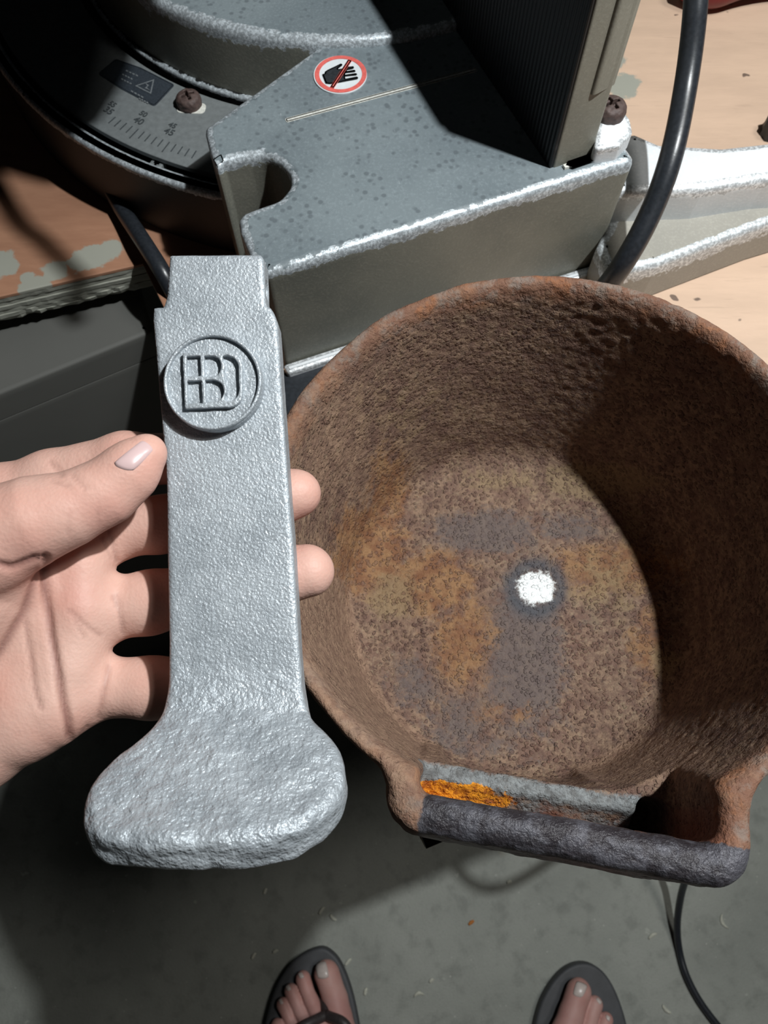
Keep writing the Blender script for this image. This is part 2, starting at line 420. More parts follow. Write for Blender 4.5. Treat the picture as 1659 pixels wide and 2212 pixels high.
for i in range(6):      # the plies: bands with a ragged outer edge around a plain core
    z1 = ZB-.0022-i*.00355; q = resamp(bench_poly, .004); nq_ = len(q)
    rnd = np.random.RandomState(i); d = .0005*(i % 2)+rnd.rand(nq_)*(.0003 if i < 4 else .0012)
    e = nrm(np.roll(q, -1, 0)-np.roll(q, 1, 0)); nn_ = np.stack([-e[:, 1], e[:, 0]], 1); d2_ = d+rnd.rand(nq_)*(.0003 if i < 5 else .0014)
    V = []
    for off, z in ((.012, z1), (d+.0002, z1), (d, z1-.0003), (d2_, z1-.0033), (d2_+.0002, z1-.0035), (.012, z1-.0035)):
        V += [(*p, z) for p in q+nn_*(np.broadcast_to(off, nq_))[:, None]]
    Fs = [[k*nq_+a_, k*nq_+(a_+1) % nq_, ((k+1) % 6)*nq_+(a_+1) % nq_, ((k+1) % 6)*nq_+a_][::-1] for k in range(6) for a_ in range(nq_)]
    mesh('plywood_layer', np.array(V), Fs, mk_plyedge(i), bench, smooth=False)
slab('plywood_core', inset(bench_poly, .0115), ZB-T_+.0002, ZB-.0023, mk_plyedge(0), bench, bev=.0005, worn=False)
M_leg = plain('leg_timber', (.11, .085, .06), .7)
for x, y in [(.15, .22), (.68, .36), (.55, 1.05), (-.55, .8), (-.45, .35)]:
    bm = bmesh.new(); bmesh.ops.create_cube(bm, size=1, matrix=Matrix.Translation((x, y, (ZB-T_)/2)) @ Matrix.Rotation(.33, 4, 'Z') @ Matrix.Diagonal((.07, .07, ZB-T_, 1)))
    bmesh.ops.bevel(bm, geom=bm.edges[:], offset=.004, segments=2, affect='EDGES'); from_bm('leg', bm, M_leg, bench)

# grey chest tucked under the left of the bench
bx = [G(300, 606, .421)[:2], G(330, 715, .421)[:2], G(0, 850, .421)[:2]]
ch = empty('storage_chest', (-.45, .3, 0), 'plain dark grey chest standing under the left bench edge', 'chest')
M_chest = plain('grey_chest', (.10, .10, .092), .7, var=.12, scale=9, bump=.1)
bxp = ccw([bx[0]+(bx[0]-bx[1])*4, bx[0], bx[1], bx[2], bx[2]+(bx[2]-bx[1])*2.5, bx[2]+(bx[2]-bx[1])*2.5+(bx[0]-bx[1])*4.5])
slab('lid', roundp(bxp, .004), CZ-.446, CZ-.421, M_chest, ch, bev=.002, worn=False)
slab('body', roundp(bxp, .004), .001, CZ-.4465, M_chest, ch, bev=.001, worn=False)

# ---------------------------------------------------------------- mitre saw
saw = empty('mitre_saw', (-.02, .45, ZB), 'grey mitre saw with scuffed table edges and no-gloves sticker on plywood bench', 'saw')
TH = .30; ZT = CZ-TH
blk = [(696, 92), (440, 275), (452, 325), (467, 362), (484, 348), (540, 336), (574, 332), (603, 346), (626, 370), (629, 398), (604, 429), (552, 447), (526, 457), (514, 472), (518, 500), (537, 545), (572, 592), (1375, 345), (1345, 240), (1180, 20)]
P_ = [G(x, y, TH)[:2] for x, y in blk]
P_[18] = P_[17]+np.array([-.075, .186])*.9; P_[19] = np.array([.045, .53])
rr = [.002, .005, .004, .002, .003, .01, .01, .01, .01, .01, .01, .01, .004, .004, .004, .003, .004, .004, .003, .003]
body_poly = roundp(np.array(P_), rr, 4)
slab('base_table', body_poly, ZB+.001, ZT, M_slate, saw, bev=.0036, depth=.008, inner=.0015, wall=M_olive)
a, b = G(575, 590, TH)[:2], G(1375, 345, TH)[:2]; e = nrm(b-a); nout = np.array([e[1], -e[0]])
fl = [a+nout*.001-e*.002, a+nout*.0075-e*.001, a+nout*.0075+e*.20, a+nout*.001+e*.205]
slab('base_flange', roundp(np.array(fl), .002), ZB+.001, ZB+.0075, M_bare, saw, bev=.0015, depth=.003, inner=.0006)
# turntable and the arc of the base
TC = np.array([-.028, .575])
def arc(r0, r1, a0, a1, n=60):
    A = np.linspace(math.radians(a0), math.radians(a1), n)
    o_ = np.stack([TC[0]+r1*np.cos(A), TC[1]+r1*np.sin(A)], 1); i_ = np.stack([TC[0]+r0*np.cos(A[::-1]), TC[1]+r0*np.sin(A[::-1])], 1)
    return np.concatenate([o_, i_])
circ = lambda r, n=160: np.stack([TC[0]+r*np.cos(np.linspace(0, 2*np.pi, n, endpoint=False)), TC[1]+r*np.sin(np.linspace(0, 2*np.pi, n, endpoint=False))], 1)
HP = .335
slab('turntable', circ(.1755), CZ-HP-.002, ZT+.005, M_slate, saw, bev=.0045, depth=.009, draft=.003, inner=.0015, wall=M_olive)
slab('turntable_foot', circ(.1815), CZ-HP-.012, CZ-HP+.001, M_rimp, saw, bev=.0015, depth=.003)
slab('scale_plate', arc(.187, .2415, 175, 285), CZ-HP-.003, CZ-HP, M_plate, saw, bev=.0004, worn=False, depth=.001, inner=.002)
slab('base_rim', arc(.2445, .2535, 165, 290), ZB+.001, CZ-HP-.002, M_rimp, saw, bev=.0026, depth=.004)
slab('base_drum', arc(.15, .2445, 165, 290), ZB+.001, CZ-HP-.014, M_black, saw, bev=.001, worn=False)
bp = G(330, 345, HP)[:2]; tdir = nrm(bp-TC); tt = np.array([-tdir[1], tdir[0]])
slab('pointer_tab', roundp(np.array([bp-tt*.004-tdir*.006, bp+tt*.004-tdir*.006, bp+tt*.004+tdir*.008, bp-tt*.004+tdir*.008]), .002), CZ-HP-.008, CZ-HP-.004, M_plate, saw, bev=.0008, worn=False)
# scale printing on the plate
def flat(name, pts2, z, mat, parent, th=.00025):
    return slab(name, pts2, z-.0001, z+th, mat, parent, bev=.00004, worn=False, depth=.00005, inner=.00005)
plate = [c for c in saw.children if c.name.startswith('scale_plate')][0]
def polar(ang, r): return TC+r*np.array([math.cos(math.radians(ang)), math.sin(math.radians(ang))])
px_a = lambda x, y: math.degrees(math.atan2(*(G(x, y, HP)[:2]-TC)[::-1]))
a45 = px_a(372, 300); a50 = px_a(303, 275); da = (a45-a50)/5
zpl = CZ-HP
tv, tf = [], []
for k in range(-9, 5):
    ang = a45+k*da; L = .0085 if k % 5 == 0 else .006
    r0, r1 = .2285, .2285+L; d = .0004; aa = polar(ang, r0); bb = polar(ang, r1); t = nrm(np.array([-(bb-aa)[1], (bb-aa)[0]]))
    tf.append([len(tv)+i for i in range(4)]); tv += [(*(aa-t*d), zpl+.0002), (*(bb-t*d), zpl+.0002), (*(bb+t*d), zpl+.0002), (*(aa+t*d), zpl+.0002)]
mesh('scale_marks', np.array(tv), tf, M_inkg, plate, smooth=False, origin=np.array(wloc(plate)))
def text(name, s, size, loc, ang, mat, parent, z, bold=.0):
    c = bpy.data.curves.new(name, 'FONT'); c.body = s; c.size = size; c.align_x = 'CENTER'; c.align_y = 'CENTER'; c.extrude = .0001; c.offset = bold
    t = bpy.data.objects.new('tmp', c); COL.objects.link(t); t.location = (loc[0], loc[1], z); t.rotation_euler = (0, 0, ang)
    bpy.context.view_layer.update(); dg = bpy.context.evaluated_depsgraph_get(); me = bpy.data.meshes.new_from_object(t.evaluated_get(dg)); mw = t.matrix_world.copy()
    bpy.data.objects.remove(t); me.transform(mw); pl = wloc(parent); me.transform(Matrix.Translation(-pl)); me.materials.clear(); me.materials.append(mat); me.name = name
    o = bpy.data.objects.new(name, me); COL.objects.link(o); o.parent = parent; return o
for x, y, s_, sz in [(373, 272, '45', .0050), (366, 286, '45', .0064), (310, 247, '50', .0050), (300, 262, '40', .0064), (243, 226, '55', .0050), (235, 240, '35', .0064)]:
    g = G(x, y, HP); ra = math.atan2(*(g[:2]-TC)[::-1])+math.pi/2
    text('scale_number', s_, sz, g[:2], ra, M_inkg, plate, zpl+.0003, .0001)
# dark warning label with triangle
lab = np.array([G(x, y, HP)[:2] for x, y in [(250, 128), (305, 147), (378, 184), (334, 231), (262, 193), (212, 160)]])
wl = slab('warning_label', roundp(lab, .002), zpl-.0001, zpl+.0004, M_labelink, saw, bev=.0001, worn=False, depth=.0001, inner=.0005)
tri = np.array([G(x, y, HP)[:2] for x, y in [(292, 187), (334, 173), (327, 205)]]); ti = tri+(tri.mean(0)-tri)*.22
V = [(*p, zpl+.0006) for p in tri]+[(*p, zpl+.0006) for p in ti]
mesh('warning_triangle', np.array(V), [[0, 1, 4, 3], [1, 2, 5, 4], [2, 0, 3, 5]], M_labelgrey, wl, smooth=False, origin=np.array(wloc(wl)))
bolt = [(314, 179), (322, 184), (317, 189), (325, 195), (312, 190), (318, 186)]
mesh('bolt_symbol', np.array([G(x, y, HP-.0006) for x, y in bolt]), [[0, 1, 2, 5], [5, 2, 3, 4]], M_labelgrey, wl, smooth=False, origin=np.array(wloc(wl)))
lv, lf = [], []
for k, (x0, y0, x1, y1) in enumerate([(272, 152, 300, 165), (264, 160, 288, 172), (262, 170, 286, 182), (283, 196, 312, 212), (300, 212, 322, 223)]):
    for j in range(4):
        t0, t1 = j/4, j/4+.17; A_ = G(x0+(x1-x0)*t0, y0+(y1-y0)*t0, HP-.0006); B_ = G(x0+(x1-x0)*t1, y0+(y1-y0)*t1, HP-.0006); u = np.array([0, .0006, 0])
        lf.append([len(lv)+i for i in range(4)]); lv += [A_-u, B_-u, B_+u, A_+u]
mesh('label_print', np.array(lv), lf, M_labelgrey, wl, smooth=False, origin=np.array(wloc(wl)))
# screws: domed head with a cross recess
def screw(name, c, r, hgt, mat, parent, label=None, tiltv=(0, 0, 1)):
    rec = lambda p, a: np.minimum(box2(np.stack([math.cos(a)*p[:, 0]+math.sin(a)*p[:, 1], -math.sin(a)*p[:, 0]+math.cos(a)*p[:, 1]], 1), -r*.55, r*.55, -r*.12, r*.12),
                                  box2(np.stack([math.cos(a)*p[:, 0]+math.sin(a)*p[:, 1], -math.sin(a)*p[:, 0]+math.cos(a)*p[:, 1]], 1), -r*.12, r*.12, -r*.55, r*.55))
    def f(P):
        q = P; rad = np.linalg.norm(q[:, :2], axis=1)
        d = smax(rad-r, np.sqrt(rad**2+(q[:, 2]+r*1.1)**2)-(r*1.1+hgt), r*.3); d = np.maximum(d, -q[:, 2]-.0005)
        return smax(d, -np.maximum(rec(q, .5), -(q[:, 2]-hgt*.5)), r*.06)
    P, Fs = snets(f, (-r*1.2, -r*1.2, -.001), (r*1.2, r*1.2, hgt*1.3+.001), r/16)
    P = P+nrm(grad(f, P, r*.05))*(vnoise(P, 5/r, 3)*r*.03)[:, None]
    R_ = np.array(Vector((0, 0, 1)).rotation_difference(Vector(tiltv)).to_matrix())
    o = mesh(name, P@R_.T+c, Fs, mat, parent, origin=np.array(wloc(parent))); 
    if label: o['label'] = label
    return o
screw('screw', G(410, 226, HP), .0074, .0075, M_screw, saw)
hole = G(412, 232, HP); slab('screw_slot', roundp(np.array([hole[:2]+np.array(p) for p in [(-.0085, -.0045), (.0085, -.0055), (.0095, .003), (-.0075, .004)]]), .0035), zpl-.0001, zpl+.0003, M_groove, saw, bev=.0001, worn=False, depth=.0001, inner=.001)
# groove in the table top
g0, g1 = G(617, 261, TH)[:2], G(1030, 150, TH)[:2]; e = nrm(g1-g0); n2 = np.array([-e[1], e[0]])*.0015
o = slab('groove_line', roundp(np.array([g0-n2, g1-n2, g1+n2, g0+n2]), .0011, 6), ZT-.0002, ZT+.0003, M_groove, saw, bev=.0001, worn=False, depth=.0001, inner=.0002)
# no-gloves sticker
sc = G(735, 163, TH)[:2]; sx, sy = G(735+57, 163, TH)[:2]-sc, G(735, 163-38, TH)[:2]-sc; RS = .0146
ZS = ZT+.0008
st_c = np.stack([sc[0]+RS*np.cos(np.linspace(0, 2*np.pi, 64, endpoint=False)), sc[1]+RS*1.0*np.sin(np.linspace(0, 2*np.pi, 64, endpoint=False))], 1)
stk = slab('warning_sticker', st_c, ZT-.0002, ZS, M_white, saw, bev=.0003, worn=False, depth=.0002, inner=.001)
stk['label'] = 'round white no-gloves sticker with red ring and slash'
A_ = np.linspace(0, 2*np.pi, 72, endpoint=False); ring = [(sc[0]+r*math.cos(t)+.0003, sc[1]+r*math.sin(t), ZS+.0002) for r in (RS*.97, RS*.80) for t in A_]
mesh('red_ring', np.array(ring), [[i, (i+1) % 72, 72+(i+1) % 72, 72+i] for i in range(72)], M_red, stk, smooth=False, origin=np.array(wloc(stk)))
def SP(u, v): # sticker zoom frame (1659x1244 for 160x120 px) to table
    g = G(660+u/10.37, 100+v/10.37, TH); return [g[0], g[1]]
bar = ccw([SP(*p) for p in [(955, 350), (1040, 375), (640, 985), (555, 960)]]); flat('slash', bar, ZS+.0005, M_red, stk)
glove = [[(375, 670), (430, 655), (440, 610), (500, 570), (640, 505), (790, 430), (830, 445), (820, 470), (730, 540), (735, 555), (800, 545), (960, 500), (1075, 490), (1090, 520), (1060, 545), (940, 570), (905, 600), (1100, 570), (1125, 595), (1105, 615), (900, 640), (880, 680), (1130, 645), (1160, 665), (1135, 690), (890, 715), (895, 770), (1150, 720), (1185, 745), (1160, 775), (720, 860), (550, 885), (455, 875)]]
flat('glove_print', roundp(ccw([SP(*p) for p in glove[0]]), .0003, 2), ZS+.0002, M_ink, stk)
# fence
fc = G(1190, 365, TH)[:2]; fd = nrm(np.array([-.40, .92])); fn = np.array([fd[1], -fd[0]])      # along, to the right
FH = .122
slab('fence_face', [fc-fn*.0004+fd*.0006, fc-fn*.0004+fd*.30, fc+fn*.003+fd*.30, fc+fn*.003+fd*.0006], ZT, ZT+FH, M_fence, saw, bev=.0006, worn=False)
slab('fence_body', roundp(np.array([fc+fn*.0012, fc+fn*.0012+fd*.30, fc+fn*.0235+fd*.30, fc+fn*.0240]), .0015), ZT, ZT+FH, M_olive, saw, bev=.0012, depth=.003, inner=.001)
slab('fence_rib', roundp(np.array([fc+fn*.0115+fd*.0012-fd*.003, fc+fn*.0115+fd*.16, fc+fn*.0262+fd*.16, fc+fn*.0262+fd*.001]), .0025), ZT+.04, ZT+FH, M_olive, saw, bev=.002, depth=.005, inner=.0008)
ft = [G(x, y, TH-.010)[:2] for x, y in [(1283, 322), (1340, 312), (1368, 283), (1362, 255), (1340, 225), (1300, 215)]]
slab('fence_foot', roundp(np.array(ft), .003), ZT, ZT+.0095, M_bare, saw, bev=.0015, depth=.004, inner=.001)
screw('screw', G(1316, 246, TH-.0095), .0080, .0075, M_screw, saw)
cl = [fc+e_ for e_ in (fn*.006-fd*.0035, fn*.032-fd*.0035, fn*.032-fd*.001, fn*.006-fd*.001)]
slab('shim_strip', cl, ZT+.0001, ZT+.0016, M_groove, saw, bev=.0003, worn=False)
# wing (extension of the base to the right)
hw = .330; wf = [G(x, y, hw)[:2] for x, y in [(1300, 300), (1372, 285), (1425, 308), (1560, 316), (1659, 305), (1900, 270), (1900, 372), (1659, 386), (1520, 408), (1362, 414), (1330, 412)]]
slab('wing_top', roundp(np.array(wf), .003, 3), CZ-.356, CZ-hw, M_bare, saw, bev=.004, depth=.006, inner=.002)
hl = .353; wl_ = [G(x, y, hl)[:2] for x, y in [(1290, 530), (1345, 420), (1660, 365), (1900, 330), (1900, 410), (1659, 482), (1420, 572), (1310, 592)]]
slab('wing_ledge', roundp(np.array(wl_), .002, 3), ZB+.001, CZ-hl, M_wing, saw, bev=.004, depth=.012, inner=.002)
# motor head above (out of the picture, throws the shade over the left of the table)
HDH = .13
def lampline(x, y, h, hh): # where the lamp's ray to a picture position crosses another height
    p = G(x, y, h); L_ = np.array(LAMP); t_ = ((CZ-hh)-p[2])/(L_[2]-p[2]); return p+t_*(L_-p)
hd = [lampline(*q, HDH)[:2] for q in [(60, 365, .385), (150, 300, .335), (215, 262, .335), (265, 180, .335), (330, 40, .295), (350, -60, .295)]]
hd = [hd[0]+np.array([-.35, -.05])]+hd+[hd[-1]+np.array([.0, .22]), hd[-1]+np.array([-.36, .22])]
slab('motor_head', roundp(ccw(hd), .006, 4), CZ-HDH, CZ-HDH+.16, M_dark, saw, bev=.006, worn=False, depth=.01, inner=.004)
rod_a, rod_b = lampline(20, 450, .385, .135), lampline(170, 600, .385, .135)
tube('shade_rod', [rod_a+(rod_a-rod_b)*1.2+np.array([0, .03, 0]), rod_a, (rod_a+rod_b)/2, rod_b, rod_b+(rod_b-rod_a)*.2], .0045, M_dark, saw)  # unseen rod, added to throw the thin stripe of shade on the left bench
slab('head_arm', roundp(ccw([(-.10, .60), (0.02, .60), (.02, .82), (-.10, .82)]), .01), ZT-.02, ZT+.26, M_dark, saw, bev=.006, worn=False)

# ---------------------------------------------------------------- cables
c1 = tube('power_cable', [(.012, .665, CZ-.11), (.10, .66, CZ-.125), G(1510, -260, .20), G(1506, -80, .245), G(1500, 40, .265), G(1482, 180, .285), G(1452, 330, .300), G(1410, 450, .318), G(1352, 560, .338), G(1290, 640, .365), G(1200, 720, .3788), G(1080, 800, .3795)], .0061, M_rubber, n=10)
tag(c1, 'thick black power cable curving down behind the rusty pot rim', 'cable')
c2 = tube('power_cable', [G(218, 383, .3785), G(232, 400, .3785), G(272, 465, .377), G(318, 535, .372), G(362, 608, .378), G(400, 690, .41), G(420, 760, .50), G(425, 800, .65), G(432, 830, .9), G(450, 850, 1.07), G(560, 870, 1.0735)], .0052, M_rubber, n=10)
tag(c2, 'black power cable hanging over the bench edge left of the saw', 'cable')

M_redh = plain('dark_red_handle', (.16, .012, .014), .4)
tl = tube('screwdriver_handle', [G(1470, -36, .372), G(1540, -20, .372), G(1600, -22, .372), G(1690, -40, .372)], lambda t: .0085+.003*math.sin(t*6), M_redh)
kb = empty('black_knob', tuple(G(1668, 292, .385)), 'small black knob lying on the bench at the right of the power cable', 'knob')
tag(tl, 'dark red tool handle lying on the bench top behind the power cable', 'tool')
kp = G(1668, 292, .385)
slab('grip', np.array([kp[:2]+(.0075+.0012*(k % 2))*np.array([math.cos(k*math.pi/9), math.sin(k*math.pi/9)]) for k in range(18)]), ZB, ZB+.013, M_dark, kb, bev=.0015, worn=False, inner=.0006)
slab('stud', np.array([kp[:2]+.003*np.array([math.cos(k*math.pi/6), math.sin(k*math.pi/6)]) for k in range(12)]), ZB+.0125, ZB+.019, M_screw, kb, bev=.0005, worn=False, inner=.0004)

# thin black rubber mat between the pot and the bench
ma = G(921, 1834, .382)[:2]; mb = G(560, 905, .382)[:2]; mdir = nrm(mb-ma); md = G(592, 812, .382)[:2]; me_ = nrm(b-a)
mat_ = slab('rubber_mat', ccw([ma, mb, md, md+me_*.12, md+me_*.12-mdir*.17, ma+me_*.13]), ZB+.0001, CZ-.382, M_rubber, None, bev=.0008, worn=False, depth=.001, inner=.001)
tag(mat_, 'thin black rubber mat under the rusty pot, one corner poking out at the bench corner', 'mat')

# ---------------------------------------------------------------- rusty pot
AX = nrm(np.array([-.0353, .03, 1.0])); rimc = np.array([.0611, .1037, CZ-.2537])
EN = np.array([-.165, -.986, 0]); EN = nrm(EN-AX*(EN@AX)); ET = np.cross(AX, -EN); ET = nrm(ET)
if ET[0] < 0: ET = -ET
POT_H = .1258; org = rimc-AX*POT_H
def loc(P): q = P-org; return q@ET, q@EN, q@AX
def ro(z): return .0862+.0218*np.clip(z/POT_H, 0, 1.1)**.9
def pot_parts(P):
    t, n, z = loc(P); r = np.sqrt(t*t+n*n)
    outer = smax(smax(r-ro(z), -z, .02), z-POT_H, .006)
    # spout: straight front lip with a trough behind it
    p2 = np.stack([t, n], 1); sb = box2(p2, -.044, .0665, .02, .1136, .012)
    sb = smax(sb, (.030-z)+(n-.085)*.9*(n > .085), .006); sb = smax(sb, z-POT_H, .006)
    outer = smin(outer, sb, .006)
    ri = ro(z)-.0065
    cav = smax(r-ri, .0085-z, .014)
    mid = np.clip((t+.027)/.006, 0, 1)*np.clip((.033-t)/.006, 0, 1)
    front = n-np.where(n > 0, mid*(.0835+.05*z)+(1-mid)*(.071+.21*z), 1)
    side = np.maximum(t-.060, -.034-t)
    cav = smax(cav, np.where(n > 0, front-np.maximum(side, 0)*1.2, -1), .003)
    upper = smax(box2(p2, -.0335, .0560, .03, .1012, .004), .079-z, .003)
    trough = smax(box2(p2, -.0335, .0560, .0935, .1012, .003), (.077-(n-.0945)*1.3-np.maximum(0, t-.01)*.1)-z, .003)
    deep = smax(box2(p2, .0445, .0560, .087, .1012, .004), .046-z, .003)
    c = smin(smin(cav, upper, .003), trough, .003); c = smin(c, deep, .003)
    return outer, c, (t, n, z, r)
def f_pot(P):
    o_, c, _ = pot_parts(P); return smax(o_, -c, .0065)
V, Fs = snets(f_pot, (-.075, -.035, CZ-.40), (.21, .225, CZ-.235), .0012, newton=3)
t, n, z = loc(V); r = np.sqrt(t*t+n*n); Nn = nrm(grad(f_pot, V, .0006))
rim_m = np.clip((z-.112)/.010, 0, 1)
bar_m = np.clip((n-.1005)/.003, 0, 1)*np.clip((t+.034)/.004, 0, 1)*np.clip((z-.05)/.01, 0, 1)
amp = .00022+.00016*np.clip(vnoise(V, 60, 1), -1, 1)
dsp = amp*(vnoise(V, 300, 2)+.3*vnoise(V, 600, 5))+.0005*vnoise(V, 55, 4)*np.clip(rim_m+bar_m, 0, 1)+.0004*vnoise(V, 180, 6)*bar_m+.0003*vnoise(V, 40, 8)
V = V+Nn*dsp[:, None]
vx, vy = PX(V)
def gau(lst): # soft stains: picture centre, radius
    m = np.zeros(len(V))
    for x, y, a_, b_, g in lst: m = np.maximum(m, g*np.exp(-(((vx-x)/a_)**2+((vy-y)/b_)**2)))
    return m
bot = np.clip((.0835-r)/.006, 0, 1)*np.clip((.016-z)/.006, 0, 1)
orange = gau([(800, 1190, 90, 110, 1), (930, 1260, 110, 80, .9), (1000, 1390, 90, 140, .7), (840, 1060, 60, 120, .7), (1330, 1230, 170, 70, .8), (1400, 1390, 60, 120, .6), (1090, 1540, 130, 40, .5), (700, 720, 120, 60, .6), (950, 640, 160, 40, .55), (880, 1640, 20, 90, .3)])
yellow = gau([(1290, 1040, 140, 45, 1), (1080, 1035, 140, 40, .55), (850, 1290, 70, 60, .8), (1310, 1270, 110, 110, .55), (1440, 1430, 40, 60, .7), (1360, 1140, 60, 60, .5), (900, 900, 250, 160, .35)])
purple = gau([(1050, 1150, 150, 60, .8), (1130, 1430, 110, 200, .9), (1000, 1560, 110, 130, .6), (1230, 1140, 120, 50, .6), (900, 1480, 90, 90, .6), (1270, 1330, 80, 60, .4), (860, 1250, 40, 30, .4)])*np.clip(bot+.35, 0, 1)
tan_ = gau([(820, 1560, 220, 120, 1), (1380, 1640, 180, 55, 1), (720, 1400, 140, 260, .9), (720, 950, 170, 260, .5), (835, 1690, 75, 130, 1.0)])*(1-bot)
spot_d = np.sqrt(((vx-1158)/46)**2+((vy-1270)/44)**2)*(z < .02)+9*(z >= .02)
white = np.clip(1.45-spot_d, 0, 1); halo = np.exp(-((spot_d-1.15)/.42)**2)*(spot_d < 5)
grey = np.clip(1-np.abs(n-.0915)/.006, 0, 1)*((t > -.036) & (t < .052) & (z > .055) & (z < .09))
grey = np.maximum(grey, .42*((n > .088) & (n < .1) & (t > -.035) & (t < .05) & (z > .058) & (z < .083)))
vivid = gau([(990, 1715, 95, 26, 1.15), (1080, 1733, 50, 22, .7), (930, 1700, 45, 16, 1.0)])*((z < .085) & (n > .088) & (n < .106))
red = gau([(1170, 1765, 80, 18, .9), (1300, 1800, 200, 20, .8), (1500, 1800, 60, 60, .9), (1370, 1795, 40, 20, .7)])*((n > .09) & (n < .106))
def mk_rust():
    s = NT('rusty_cast_iron', .72, 0, .35)
    big = s.noise(26, 5, .6); md = s.noise(120, 4, .65); sm = s.noise(430, 4, .7); lf = s.noise(260, 5, .75); fl = s.noise(900, 3, .6)
    wob = s.n('ShaderNodeVectorMath', operation='MULTIPLY_ADD'); nc = s.n('ShaderNodeTexNoise'); s.put(nc.inputs['Vector'], s.co); nc.inputs['Scale'].default_value = 500
    s.put(wob.inputs[0], nc.outputs['Color']); wob.inputs[1].default_value = (.0022,)*3; s.put(wob.inputs[2], s.co)
    vo = s.n('ShaderNodeTexVoronoi'); s.put(vo.inputs['Vector'], wob.outputs[0]); vo.inputs['Scale'].default_value = 470; pit = vo.outputs['Distance']
    rnd = s.n('ShaderNodeSeparateColor'); s.put(rnd.inputs[0], vo.outputs['Color'])
    dot = s.math('MULTIPLY', s.math('SUBTRACT', 1.0, s.step(pit, .34, .52)), s.step(rnd.outputs[0], .12, .3))
    dens = s.step(s.noise(48, 4, .6), .34, .62)
    dotm = s.math('MULTIPLY', dot, s.math('ADD', s.math('MULTIPLY', dens, .6), .4))
    dcol = s.mix(s.step(big, .35, .65), (.078, .041, .034), (.125, .064, .047)); dcol = s.mix(s.math('MULTIPLY', s.step(fl, .45, .7), .3), dcol, (.2, .12, .08))
    gcol = s.mix(s.step(md, .36, .62), (.165, .095, .07), (.265, .172, .115)); gcol = s.mix(s.math('MULTIPLY', s.step(sm, .4, .62), .55), gcol, (.10, .06, .045))
    light = s.math('SUBTRACT', 1.0, dotm)
    c = s.mix(s.math('MULTIPLY', dotm, .75), gcol, dcol)
    c = s.mix(s.math('MULTIPLY', s.step(s.noise(560, 3, .6), .56, .64), s.math('MULTIPLY', s.step(s.noise(60, 3), .4, .6), .6)), c, (.27, .2, .13))
    c = s.mix(s.math('MULTIPLY', s.step(s.noise(380, 3, .6, stretch=(1, 1, 1, 1.0)), .6, .68), .6), c, (.04, .025, .022))
    def stain(c, at, col, k, th=.45, w_=.18, dotted=True):
        e = s.math('ADD', s.attr(at), s.math('MULTIPLY', s.math('SUBTRACT', s.noise(125, 6, .78), .5), 1.5))
        m = s.math('MULTIPLY', s.step(e, th-w_, th+w_), k)
        if dotted: m = s.math('MULTIPLY', m, s.math('ADD', s.math('MULTIPLY', light, .6), .4))
        return s.mix(m, c, col)
    c = stain(c, 'purple', s.mix(sm, (.075, .06, .06), (.15, .122, .115)), .75, dotted=False)
    c = stain(c, 'tan', s.mix(s.step(lf, .35, .65), (.20, .118, .082), (.34, .22, .148)), .8, dotted=False)
    c = stain(c, 'orange', s.mix(s.step(md, .4, .62), (.20, .085, .034), (.28, .145, .06)), .75)
    c = stain(c, 'yellow', s.mix(md, (.19, .13, .07), (.29, .205, .115)), .75)
    rm = s.math('MULTIPLY', s.attr('rim'), .8)
    c = s.mix(rm, c, s.mix(s.step(s.noise(150, 4, .7), .42, .6), (.19, .09, .055), s.mix(s.step(s.noise(60, 3), .45, .6), (.22, .17, .14), (.27, .105, .045))))
    c = s.mix(s.math('MULTIPLY', s.attr('red'), .9, clamp=True), c, (.16, .042, .022))
    c = stain(c, 'grey', s.mix(s.step(lf, .35, .65), (.11, .115, .115), (.25, .27, .275)), .92, th=.4, dotted=False)
    c = stain(c, 'vivid', s.mix(s.step(lf, .38, .6), (.33, .085, .012), (.88, .34, .02)), 1.0, th=.5, w_=.06, dotted=False)
    c = stain(c, 'bar', s.mix(s.step(md, .4, .62), (.028, .026, .031), (.085, .085, .1)), .97, th=.42, w_=.12, dotted=False)
    c = s.mix(s.math('MULTIPLY', s.attr('halo'), .75, clamp=True), c, (.055, .068, .085))
    c = stain(c, 'white', (.85, .88, .88), 1.0, th=.62, w_=.12, dotted=False)
    sm_ = s.math('MULTIPLY', dotm, s.math('SUBTRACT', 1.0, s.math('MAXIMUM', s.math('MAXIMUM', s.attr('bar'), s.attr('grey')), s.math('MULTIPLY', s.attr('rim0'), .85)), clamp=True))
    nb = s.bump(md, .6, .002, s.bump(sm_, .9, .0008, s.bump(sm, .9, .0010, s.bump(fl, .5, .0004))))
    rgh = s.math('SUBTRACT', .78, s.math('MULTIPLY', s.attr('bar'), .4))
    return s.done(c, rough=rgh, metal=s.math('MULTIPLY', s.attr('bar'), .15), normal=nb)
M_rust = mk_rust()
pot = mesh('rusty_pot', V, Fs, M_rust, None, attrs=dict(rim0=rim_m, rim=rim_m*(1-np.clip(tan_, 0, 1)*.9), orange=orange, yellow=yellow, purple=purple, tan=tan_, white=white, halo=halo, grey=grey, vivid=vivid, red=red, bar=bar_m), origin=org)
tag(pot, 'round rust-brown cast iron pot with straight front lip and white paint dab', 'pot')

